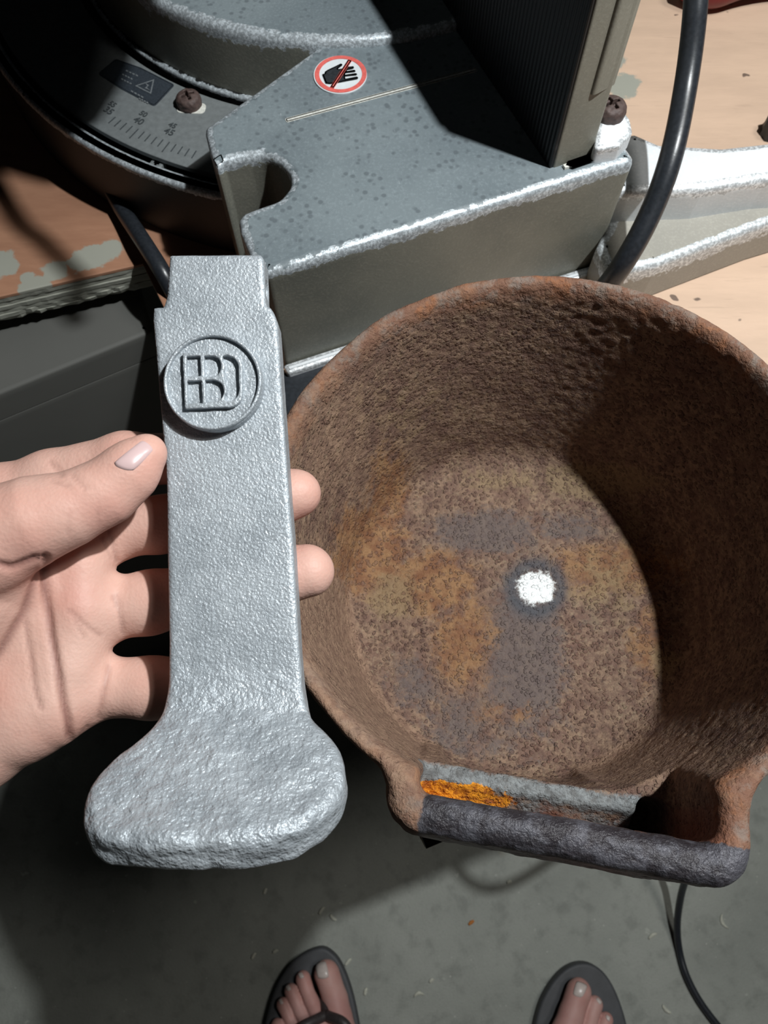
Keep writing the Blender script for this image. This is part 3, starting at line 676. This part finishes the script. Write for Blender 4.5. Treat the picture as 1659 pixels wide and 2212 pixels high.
# ---------------------------------------------------------------- cast aluminium pedal
KH = .87       # the hand and the pedal are held clear above the pot
prof = [(545, .2690), (664, .2675), (830, .2655), (1000, .2635), (1200, .2605), (1400, .2570), (1480, .2550), (1535, .2515), (1590, .2440), (1660, .2345), (1740, .2240), (1815, .2145), (1900, .2050)]
pp = np.array([((CYP-y)/FPX*z, z) for y, z in [(y_, z_*KH) for y_, z_ in prof]]); pp = tube_pts(np.c_[pp, 0*pp[:, 0]], 14)[:, :2]
ss = np.r_[0, np.cumsum(np.linalg.norm(np.diff(pp, axis=0), axis=1))]; ypx = CYP-FPX*pp[:, 0]/pp[:, 1]
tn = nrm(np.gradient(pp, axis=0))
tn = np.stack([np.convolve(np.pad(tn[:, i], 6, mode='edge'), np.ones(13)/13, 'valid') for i in range(2)], 1); tn = nrm(tn)
def st_of(x, y): # picture position on the front face -> (length, width)
    s_ = np.interp(y, ypx, ss); zz = np.interp(s_, ss, pp[:, 1]); return np.stack([s_, (np.asarray(x)-CXP)/FPX*zz], -1)
def bend(Q):    # (length, width, height) -> room
    s_, t_, w_ = Q.T
    Y = np.interp(s_, ss, pp[:, 0]); Z = np.interp(s_, ss, pp[:, 1]); ty = np.interp(s_, ss, tn[:, 0]); tz = np.interp(s_, ss, tn[:, 1])
    Y = Y-tz*w_; Z = Z+ty*w_
    return CAMP+t_[:, None]*RGT+Y[:, None]*UP+Z[:, None]*FWD
out = [(368, 552), (361, 640), (353, 664), (332, 664), (330, 690), (336, 760), (350, 930), (357, 1000), (362, 1150), (365, 1300), (367, 1420), (362, 1490), (342, 1548), (300, 1590), (240, 1632), (202, 1672), (180, 1715), (174, 1752), (186, 1786), (222, 1806), (290, 1820), (370, 1826), (470, 1824), (570, 1810), (655, 1782), (718, 1732), (744, 1690), (749, 1652), (736, 1610), (703, 1572), (672, 1545), (656, 1500), (649, 1450), (641, 1350), (629, 1150), (617, 980), (608, 850), (598, 700), (590, 676), (582, 664), (574, 663), (571, 640), (568, 560), (562, 551)]
op = st_of(*np.array(out, float).T)
def smooth_closed(p, keep):
    q = []
    N = len(p)
    for i in range(N):
        a, b, c, d = p[i-1], p[i], p[(i+1) % N], p[(i+2) % N]
        if keep(i) : q.append(b); continue
        for k in range(4):
            t = k/4; q.append(.5*(2*b+(c-a)*t+(2*a-5*b+4*c-d)*t*t+(3*b-a-3*c+d)*t**3))
    return np.array(q)
op = smooth_closed(op, lambda i: i < 4 or i > 36)
TK = .0115*KH
def thick(s_): return TK+.0028*np.clip((s_-.155*KH)/.03, 0, 1)
def f_ped(Q):
    d2 = poly2d(Q[:, :2], op); s_ = Q[:, 0]; tk = thick(s_); padk = np.clip((s_-.14*KH)/.026, 0, 1)
    d2 = d2-.0002; rr = .0012+.0026*padk
    q1 = d2+rr; q2 = np.abs(Q[:, 2]+tk/2)-tk/2+rr
    d = np.minimum(np.maximum(q1, q2), 0)+np.sqrt(np.maximum(q1, 0)**2+np.maximum(q2, 0)**2)-rr
    # bolt hole through the narrow tab
    hs, ht = H0
    hole = np.sqrt((s_-hs)**2+(Q[:, 2]+tk/2)**2)-.0026
    return smax(d, -np.where(Q[:, 1] > ht, hole, 1), .0006)
H0 = (np.interp(615, ypx, ss), st_of(np.array([545.]), np.array([615.]))[0, 1])
lo3 = (op[:, 0].min()-.003, op[:, 1].min()-.003, -.0175); hi3 = (op[:, 0].max()+.003, op[:, 1].max()+.003, .0025)
Q, Fs = snets(f_ped, lo3, hi3, .0008, newton=2)
nq = nrm(grad(f_ped, Q, .0004)); padk = np.clip((Q[:, 0]-.135*KH)/.022, 0, 1)
d = vnoise(Q, 330, 2)*(.00003+.00012*padk)+vnoise(Q*np.array([1, .5, 1]), 210, 3)*.00034*padk+vnoise(Q, 90, 4)*(.00005+.0004*padk)+vnoise(Q, 30, 5)*.0002
edge = np.clip(1-np.abs(Q[:, 0]-np.interp(1800, ypx, ss))/.012, 0, 1)
d = d+edge*vnoise(Q*np.array([.5, 1, 1]), 260, 9)*.0006
V = bend(Q+nq*d[:, None])
ped_org = bend(np.array([[ss[-1]*.5, st_of(np.array([480.]), np.array([1100.]))[0, 1], -.006]]))[0]
pedal = empty('cast_pedal', tuple(ped_org), 'silver cast metal foot pedal with round embossed badge, held in the hand', 'pedal')
mesh('pedal_plate', V, Fs, M_alu, pedal, attrs=dict(pad=padk))
# round badge: disc, raised rim, monogram with sunken fields
ec = st_of(np.array([467.]), np.array([832.]))[0]; k_ = .2655*KH/FPX
def f_disc(Q): return extr(np.linalg.norm((Q[:, :2]-ec), axis=1)-105*k_, -.002, .0038, Q[:, 2], .0008)
Qd, Fd = snets(f_disc, (ec[0]-.0185, ec[1]-.0185, -.003), (ec[0]+.0185, ec[1]+.0185, .005), .0005)
Qd = Qd+nrm(grad(f_disc, Qd))*(vnoise(Qd, 900, 2)*.00008+vnoise(Qd, 300, 7)*.00008)[:, None]
disc = mesh('emblem_disc', bend(Qd), Fd, M_alu, pedal)
def f_ring(Q):
    r_ = np.linalg.norm(Q[:, :2]-ec, axis=1); return extr(np.abs(r_-100*k_)-4.0*k_, .002, .0054, Q[:, 2], .0006)
Qd, Fd = snets(f_ring, (ec[0]-.0185, ec[1]-.0185, .0), (ec[0]+.0185, ec[1]+.0185, .0065), .0004)
mesh('emblem_rim', bend(Qd), Fd, M_alu, disc, origin=np.array(wloc(disc)))
def ZC(L): # badge zoom frame -> (length,width)
    L = np.array(L, float); return st_of(330+L[:, 0]/5.53, 700+L[:, 1]/5.53)
def bow(cx, cy, rx, ry, a0, a1, n=9): return [(cx+rx*math.cos(math.radians(a)), cy+ry*math.sin(math.radians(a))) for a in np.linspace(a0, a1, n)]
outer = ZC([(412, 405), (600, 398), (800, 395), (930, 400)]+bow(960, 560, 150, 160, -85, 0)+bow(950, 880, 162, 160, 0, 88)+[(800, 1045), (440, 1058)])
holes = [ZC(h_) for h_ in [
    [(462, 452), (612, 446), (622, 668), (468, 672)],
    [(668, 448), (760, 442)]+bow(770, 560, 88, 112, -70, 75)+[(760, 675), (674, 678)],
    [(470, 738), (628, 734), (640, 985), (478, 988)],
    [(680, 728), (780, 724)]+bow(790, 850, 100, 118, -70, 75)+[(780, 968), (688, 975)],
    [(885, 445), (930, 440)]+bow(950, 590, 112, 140, -70, 0)+bow(960, 840, 108, 120, 0, 70)+[(940, 968), (905, 940)]+bow(815, 830, 120, 110, 40, -35)+[(905, 680)]+bow(790, 570, 122, 110, 30, -40)]]
def f_mono(Q):
    d2 = poly2d(Q[:, :2], outer)
    for h_ in holes: d2 = np.maximum(d2, -(poly2d(Q[:, :2], h_)-.00012))
    return extr(d2, .003, .0057, Q[:, 2], .0003)
Qd, Fd = snets(f_mono, (ec[0]-.0135, ec[1]-.0125, 0.0), (ec[0]+.0135, ec[1]+.0135, .0065), .0003)
Qd = Qd+nrm(grad(f_mono, Qd))*(vnoise(Qd, 900, 12)*.00006)[:, None]
mesh('monogram', bend(Qd), Fd, M_alu, disc, origin=np.array(wloc(disc)))

# ---------------------------------------------------------------- person: hand and feet
person = empty('person', (.08, -.30, 0), 'person in flip-flops holding up the cast pedal with the left hand', 'person')
def HP_(L, k=None): return [(H(x, y, z*KH), r*KH) for x, y, z, r in L]
pm = .27/FPX   # metres per picture pixel at the hand
thumb = HP_([(-150, 1230, .262, .022), (-30, 1168, .254, .0168), (75, 1122, .253, .0134), (150, 1100, .2545, .0112), (225, 1062, .2565, .0101), (284, 1014, .2575, .0086), (321, 978, .2580, .0060)])
index = HP_([(-160, 1130, .292, .0135), (0, 1072, .292, .0113), (110, 1035, .291, .0104), (270, 994, .288, .0098), (420, 990, .2845, .0090), (500, 1010, .2835, .0080)])
middle = HP_([(120, 1185, .290, .0120), (230, 1152, .290, .0112), (350, 1132, .289, .0100), (500, 1095, .2865, .0096), (600, 1073, .2855, .0095), (641, 1065, .2855, .0090)])
ring = HP_([(120, 1330, .288, .0125), (230, 1315, .288, .0118), (320, 1302, .288, .0112), (480, 1272, .286, .0102), (610, 1243, .285, .0098), (664, 1233, .285, .0097)])
little = HP_([(60, 1470, .284, .0125), (190, 1486, .285, .0116), (330, 1486, .284, .0108), (440, 1478, .2815, .0098), (520, 1465, .2805, .0086)])
palm_b = [HP_([(-120, 1150, .292, .018), (125, 1105, .287, .0125)]), HP_([(-250, 1330, .292, .022), (165, 1210, .281, .0125)]), HP_([(-250, 1400, .292, .022), (170, 1315, .279, .0130)]),
          HP_([(-250, 1470, .292, .022), (150, 1420, .2785, .0135)]), HP_([(-300, 1560, .29, .024), (125, 1495, .279, .0140)]),
          HP_([(-320, 1600, .285, .022), (-60, 1600, .279, .0185), (60, 1545, .2785, .0155), (110, 1530, .279, .0135)]),
          HP_([(-330, 1480, .278, .026), (-150, 1350, .268, .021), (-50, 1280, .2655, .0165), (10, 1240, .2645, .012)])]
arm = HP_([(-260, 1480, .29, .027), (-420, 1570, .293, .027), (-800, 1800, .31, .031)])
def f_hand(P):
    pal = None
    for c in palm_b:
        d = chain(P, c, .004); pal = d if pal is None else smin(pal, d, .008)
    pal = smin(pal, chain(P, arm, .01), .012)
    fg = chain(P, index, .004)
    for c in (middle, ring, little): fg = smin(fg, chain(P, c, .004), .0012)
    d = smin(pal, fg, .005)
    return smin(d, chain(P, thumb, .005), .0035)
allp = np.array([p for c in palm_b+[thumb, index, middle, ring, little] for p, r in c]+[arm[2][0]])
V, Fs = snets(f_hand, allp.min(0)-.034, allp.max(0)+.034, .00095, newton=3)
Nn = nrm(grad(f_hand, V, .0005)); vx, vy = PX(V); facing = np.clip(-(Nn*nrm(V-CAMP)).sum(1)*2, 0, 1)
def crease_dist(pl):
    pl = np.array(pl, float); d = np.full(len(V), 1e9)
    for a, b in zip(pl[:-1], pl[1:]):
        e = b-a; t_ = np.clip(((vx-a[0])*e[0]+(vy-a[1])*e[1])/(e@e), 0, 1); d = np.minimum(d, np.hypot(vx-a[0]-t_*e[0], vy-a[1]-t_*e[1]))
    return d
cre = [([(97, 1205), (97, 1240), (100, 1300), (108, 1370), (118, 1425), (132, 1495), (147, 1560), (154, 1610)], 1.5, 9), ([(72, 1270), (55, 1325), (58, 1370), (66, 1425), (74, 1490), (88, 1530)], .55, 6),
       ([(85, 1235), (50, 1330), (0, 1405), (-40, 1460)], 1.0, 9), ([(150, 1320), (190, 1355), (215, 1372)], .4, 5), ([(160, 1335), (182, 1375)], .3, 4), ([(245, 1290), (258, 1320), (266, 1365)], .5, 5), ([(252, 1285), (262, 1310)], .3, 4), ([(77, 1205), (25, 1226), (-20, 1215)], 1.0, 8),
       ([(112, 1038), (150, 1052)], .35, 4), ([(156, 1026), (186, 1055)], .35, 4), ([(108, 998), (132, 1025)], .4, 5), ([(236, 1150), (254, 1212)], .5, 5), ([(218, 1160), (240, 1205)], .3, 4), ([(236, 1440), (222, 1500), (214, 1552)], .5, 6), ([(175, 1590), (190, 1572)], .5, 5),
       ([(148, 1110), (148, 1150)], .2, 5), ([(210, 1105), (212, 1130)], .2, 5)]
cr = np.zeros(len(V)); dep = np.zeros(len(V))
for pl, dp, wd in cre:
    g = np.exp(-(crease_dist(pl)/wd)**2)*facing; dep = np.maximum(dep, g*dp*.001); cr = np.maximum(cr, g*min(1, dp*.9))
red = np.clip(np.exp(-(((vx-200)/90)**2+((vy-1110)/45)**2))*.35+np.exp(-(((vx-170)/60)**2+((vy-1290)/60)**2))*.45+np.exp(-(((vx-280)/60)**2+((vy-1000)/35)**2))*.2+np.exp(-(((vx-650)/70)**2+((vy-1150)/110)**2))*.35+np.exp(-(((vx-40)/80)**2+((vy-1200)/50)**2))*.4, 0, .6)
V = V-Nn*dep[:, None]+Nn*(vnoise(V, 70, 3)*.0004)[:, None]
hand = mesh('hand', V, Fs, M_skin, person, attrs=dict(crease=cr, red=red))
hand['label'] = 'left hand gripping the pedal, palm up, thumb on top'
def nail(name, quad, f, mat, parent, lift=.0004, n=12, pw=2.6, dome=.0003):
    """nail patch laid on a surface; quad = base-left, base-right, tip-right, tip-left in the picture"""
    q = np.array(quad, float); U, W = np.meshgrid(np.linspace(-1, 1, n), np.linspace(-1, 1, n))
    # squircle outline
    x, y = U*np.sqrt(np.maximum(0, 1-np.abs(W)**pw*.22)), W*np.sqrt(np.maximum(0, 1-np.abs(U)**pw*.3)); a_, b_ = (x+1)/2, (y+1)/2
    pxy = ((1-b_)*(1-a_))[..., None]*q[0]+((1-b_)*a_)[..., None]*q[1]+(b_*a_)[..., None]*q[2]+(b_*(1-a_))[..., None]*q[3]
    pxy = pxy.reshape(-1, 2); P = trace(f, pxy[:, 0], pxy[:, 1]); g = nrm(grad(f, P)); ed = (1-np.maximum(np.abs(U), np.abs(W)).ravel()**4)
    Pt = P+g*(lift*(.25+.75*ed)+dome*ed)[:, None]; Pb = P-g*.0006
    V = np.concatenate([Pt, Pb]); Fs = []; m = n*n
    for i in range(n-1):
        for j in range(n-1):
            k = i*n+j; Fs.append([k, k+1, k+n+1, k+n]); Fs.append([m+k, m+k+n, m+k+n+1, m+k+1])
    rimi = list(range(n))+[i*n+n-1 for i in range(1, n)]+[(n-1)*n+j for j in range(n-2, -1, -1)]+[i*n for i in range(n-2, 0, -1)]
    for a, b in zip(rimi, rimi[1:]+rimi[:1]): Fs.append([a, m+a, m+b, b])
    return mesh(name, V, Fs, mat, parent, origin=np.array(wloc(parent)))
nail('thumbnail', [(238, 1004), (286, 1021), (337, 970), (312, 945)], f_hand, M_nail, hand)

# feet
def foot(toes, ball, heel, shin, nails, lab):
    FG = lambda x, y, zc: G(x, y, CZ-zc)
    ch = [[(FG(*a[:3]), a[3]) for a in tq] for tq in toes]
    body = [[(FG(*a[:3]), a[3]) for a in tq] for tq in ball]
    leg = [(FG(*heel[:3]), heel[3])]+[(np.array(p), r_) for p, r_ in shin]
    def f(P):
        d = None
        for c in ch:
            x = chain(P, c, .004); d = x if d is None else smin(d, x, .0015)
        b_ = None
        for c in body: x = chain(P, c, .008); b_ = x if b_ is None else smin(b_, x, .014)
        b_ = smin(b_, chain(P, leg, .02), .02)
        return smax(smin(d, b_, .007), .0165-P[:, 2], .003)
    pts = np.array([p for c in ch+body+[leg] for p, _ in c])
    V, Fs = snets(f, pts.min(0)-.056, pts.max(0)+.056, .0019, newton=3)
    Nn = nrm(grad(f, V, .001)); V = V+Nn*(vnoise(V, 60, 5)*.0006)[:, None]
    rd = np.clip(.35+.5*vnoise(V, 45, 9), 0, .8)
    o = mesh('foot', V, Fs, M_foot, person, attrs=dict(red=rd, crease=np.zeros(len(V)))); o['label'] = lab
    for q in nails: nail('toenail', q, f, M_tnail, o, lift=.0008, n=9, dome=.0006)
    return o
footL = foot([[(706, 2104, .034, .0150), (724, 2160, .034, .0140), (738, 2240, .040, .0190)],
              [(655, 2114, .028, .0088), (672, 2160, .032, .0080), (697, 2215, .040, .0110)],
              [(629, 2141, .027, .0082), (650, 2185, .030, .0076), (677, 2240, .040, .0115)],
              [(612, 2170, .026, .0078), (633, 2215, .028, .0074), (660, 2265, .038, .0120)],
              [(600, 2215, .026, .0080), (618, 2250, .028, .0085), (640, 2300, .034, .0140)]],
             [[(735, 2250, .040, .020), (722, 2430, .062, .026), (712, 2520, .07, .032)], [(680, 2270, .038, .016), (705, 2440, .065, .026)], [(640, 2310, .034, .016), (690, 2530, .045, .028)]],
             (706, 2540, .06, .034), [((-.075, -.43, .12), .033), ((-.07, -.42, .26), .043), ((-.065, -.41, .36), .050)],
             [[(686, 2116), (712, 2113), (704, 2074), (679, 2080)], [(648, 2115), (658, 2111), (652, 2099), (643, 2103)], [(622, 2142), (630, 2137), (624, 2126), (616, 2131)], [(606, 2171), (613, 2168), (608, 2156), (601, 2160)]],
             'left foot in a grey flip-flop')
footR = foot([[(1250, 2142, .034, .0145), (1234, 2190, .036, .0140), (1210, 2270, .040, .0195)],
              [(1284, 2170, .030, .0095), (1272, 2210, .034, .0088), (1255, 2265, .040, .012)],
              [(1309, 2203, .028, .0085), (1298, 2240, .032, .0082), (1280, 2290, .040, .012)],
              [(1322, 2240, .026, .0080), (1312, 2270, .028, .0078), (1300, 2315, .038, .0125)],
              [(1332, 2280, .026, .0080), (1325, 2305, .028, .0085), (1315, 2350, .034, .0145)]],
             [[(1212, 2290, .040, .021), (1215, 2470, .062, .026), (1216, 2560, .07, .032)], [(1262, 2310, .038, .016), (1235, 2480, .065, .026)], [(1308, 2360, .034, .016), (1245, 2580, .045, .028)]],
             (1222, 2590, .06, .034), [((.275, -.45, .12), .033), ((.27, -.44, .26), .043), ((.265, -.43, .36), .050)],
             [[(1236, 2150), (1258, 2157), (1271, 2128), (1245, 2117)], [(1286, 2158), (1296, 2172), (1301, 2165), (1290, 2154)], [(1308, 2200), (1316, 2209), (1319, 2197), (1309, 2191)]],
             'right foot in a grey flip-flop')
def flipflop(outl, post, ends, lab):
    q = ccw([G(x, y, CZ-.018)[:2] for x, y in outl]); q = smooth_closed(q, lambda i: False)
    c = q.mean(0); o = empty('flip_flop', (c[0], c[1], 0), lab, 'flip-flop')
    slab('sole', q, .0005, .018, M_sole, o, bev=.003, worn=False, depth=.004, inner=.004)
    g = G(post[0], post[1], CZ-.019); top = G(post[0]+post[2], post[1]+post[3], CZ-.052)
    tube('toe_post', [g, (g+top)/2+np.array([0, .003, 0]), top], .0042, M_strap, o)
    for ex, ey, mx, my in ends:
        e_ = G(ex, ey, CZ-.020); m_ = G(mx, my, CZ-.066)
        tube('strap', [top, m_, e_], .0055, M_strap, o)
flipflop([(688, 2047), (640, 2070), (603, 2118), (580, 2180), (570, 2250), (585, 2400), (620, 2540), (680, 2610), (745, 2590), (775, 2500), (785, 2380), (782, 2260), (765, 2160), (742, 2092), (718, 2058)],
         (694, 2150, 10, 42), [(588, 2360, 640, 2235), (778, 2330, 752, 2222)], 'dark grey flip-flop on the left foot, beside empty floor')
flipflop([(1258, 2080), (1218, 2096), (1182, 2140), (1160, 2195), (1150, 2280), (1160, 2420), (1190, 2570), (1240, 2640), (1300, 2620), (1345, 2540), (1368, 2400), (1366, 2280), (1350, 2195), (1325, 2130), (1295, 2092)],
         (1252, 2190, -6, 44), [(1160, 2370, 1205, 2262), (1362, 2390, 1308, 2280)], 'dark grey flip-flop on the right foot, nearer the floor cord')

# ---------------------------------------------------------------- floor cord and litter
fcd = tube('floor_cord', [G(1660, 2330, CZ-.005), G(1590, 2260, CZ-.005), G(1548, 2212, CZ-.005), G(1510, 2160, CZ-.005), G(1482, 2105, CZ-.005), G(1467, 2050, CZ-.006), G(1463, 1995, CZ-.022), G(1470, 1940, CZ-.05), G(1482, 1895, CZ-.085), G(1500, 1830, CZ-.15), G(1520, 1760, CZ-.27), G(1540, 1700, CZ-.42), G(1560, 1640, CZ-.60), (.14, .182, .62), (.145, .21, .64)], .0042, M_rubber, n=10)
tag(fcd, 'thin black cord trailing down onto the concrete floor', 'cord')
M_shav = plain('pale_shaving', (.50, .50, .42), .7, var=.2, scale=300)
M_orc = plain('orange_chip', (.45, .16, .03), .7)
def shaving(x, y, L, ang, bendy, label, mat=None):
    g = G(x, y, CZ-.0012); n = 7; V = []; Fs = []
    for i in range(n):
        t_ = (i/(n-1)-.5); a = ang+bendy*t_; wd = .0016*(1-abs(t_)*1.2)+.0006
        p = np.array([math.cos(ang)*t_*L-math.sin(ang)*bendy*.25*L*(1-4*t_*t_), math.sin(ang)*t_*L+math.cos(ang)*bendy*.25*L*(1-4*t_*t_)]); nn = np.array([-math.sin(a), math.cos(a)])*wd
        for z_ in (0, .0012): 
            for s_ in (-1, 1): V.append((g[0]+p[0]+s_*nn[0], g[1]+p[1]+s_*nn[1], .0004+z_+(.0012*abs(t_) if z_ else 0)))
    for i in range(n-1):
        k = i*4; Fs += [[k, k+4, k+5, k+1], [k+2, k+3, k+7, k+6], [k, k+2, k+6, k+4], [k+1, k+5, k+7, k+3]]
    Fs += [[0, 1, 3, 2], [(n-1)*4, (n-1)*4+2, (n-1)*4+3, (n-1)*4+1]]
    o = mesh('wood_shaving', np.array(V), Fs, mat or M_shav); tag(o, label, 'shaving', 'pale shavings scattered on the concrete floor')
SHL = ['curled pale shaving alone on the floor right of the trailing cord', 'bent pale shaving left of the trailing floor cord, under the pot lip',
       'upper one of two pale chips just above the left flip-flop tip', 'lower one of two pale chips just above the left flip-flop tip',
       'pale chip close beside the right edge of the left flip-flop', 'pale chip right of the left flip-flop, level with its tip',
       'pale chip a step right of the left big toe, on bare concrete', 'pale chip left of the left flip-flop, the nearer to the sole',
       'pale chip left of the left flip-flop, the higher one', 'long curled pale shaving midway between the two flip-flops',
       'short pale chip just above the long curl midway between the flip-flops', 'pale shaving between the right flip-flop and the floor cord',
       'pale chip on shaded floor below the pedal pad', 'pale chip on the floor just below the dark lip of the pot']
for i, (x, y, L, a, b_) in enumerate([(1566, 1990, .017, 1.9, .9), (1410, 2022, .012, .5, .3), (695, 1967, .010, .9, .2), (720, 1982, .010, 2.5, .4), (750, 2135, .008, .7, .2), (752, 2078, .010, .8, .1), (790, 2142, .008, 1.3, .2), (548, 2065, .008, 1.0, .2), (595, 2055, .007, .4, .2), (905, 2150, .012, .2, .8), (932, 2118, .006, .6, .2), (1440, 2180, .012, 2.4, .4), (573, 1925, .007, 1.2, .2), (1100, 1905, .006, .3, .2)]):
    shaving(x, y, L, a, b_, SHL[i])
shaving(1018, 1993, .008, .6, .1, 'tiny orange chip alone on the concrete between pot lip and feet', M_orc)
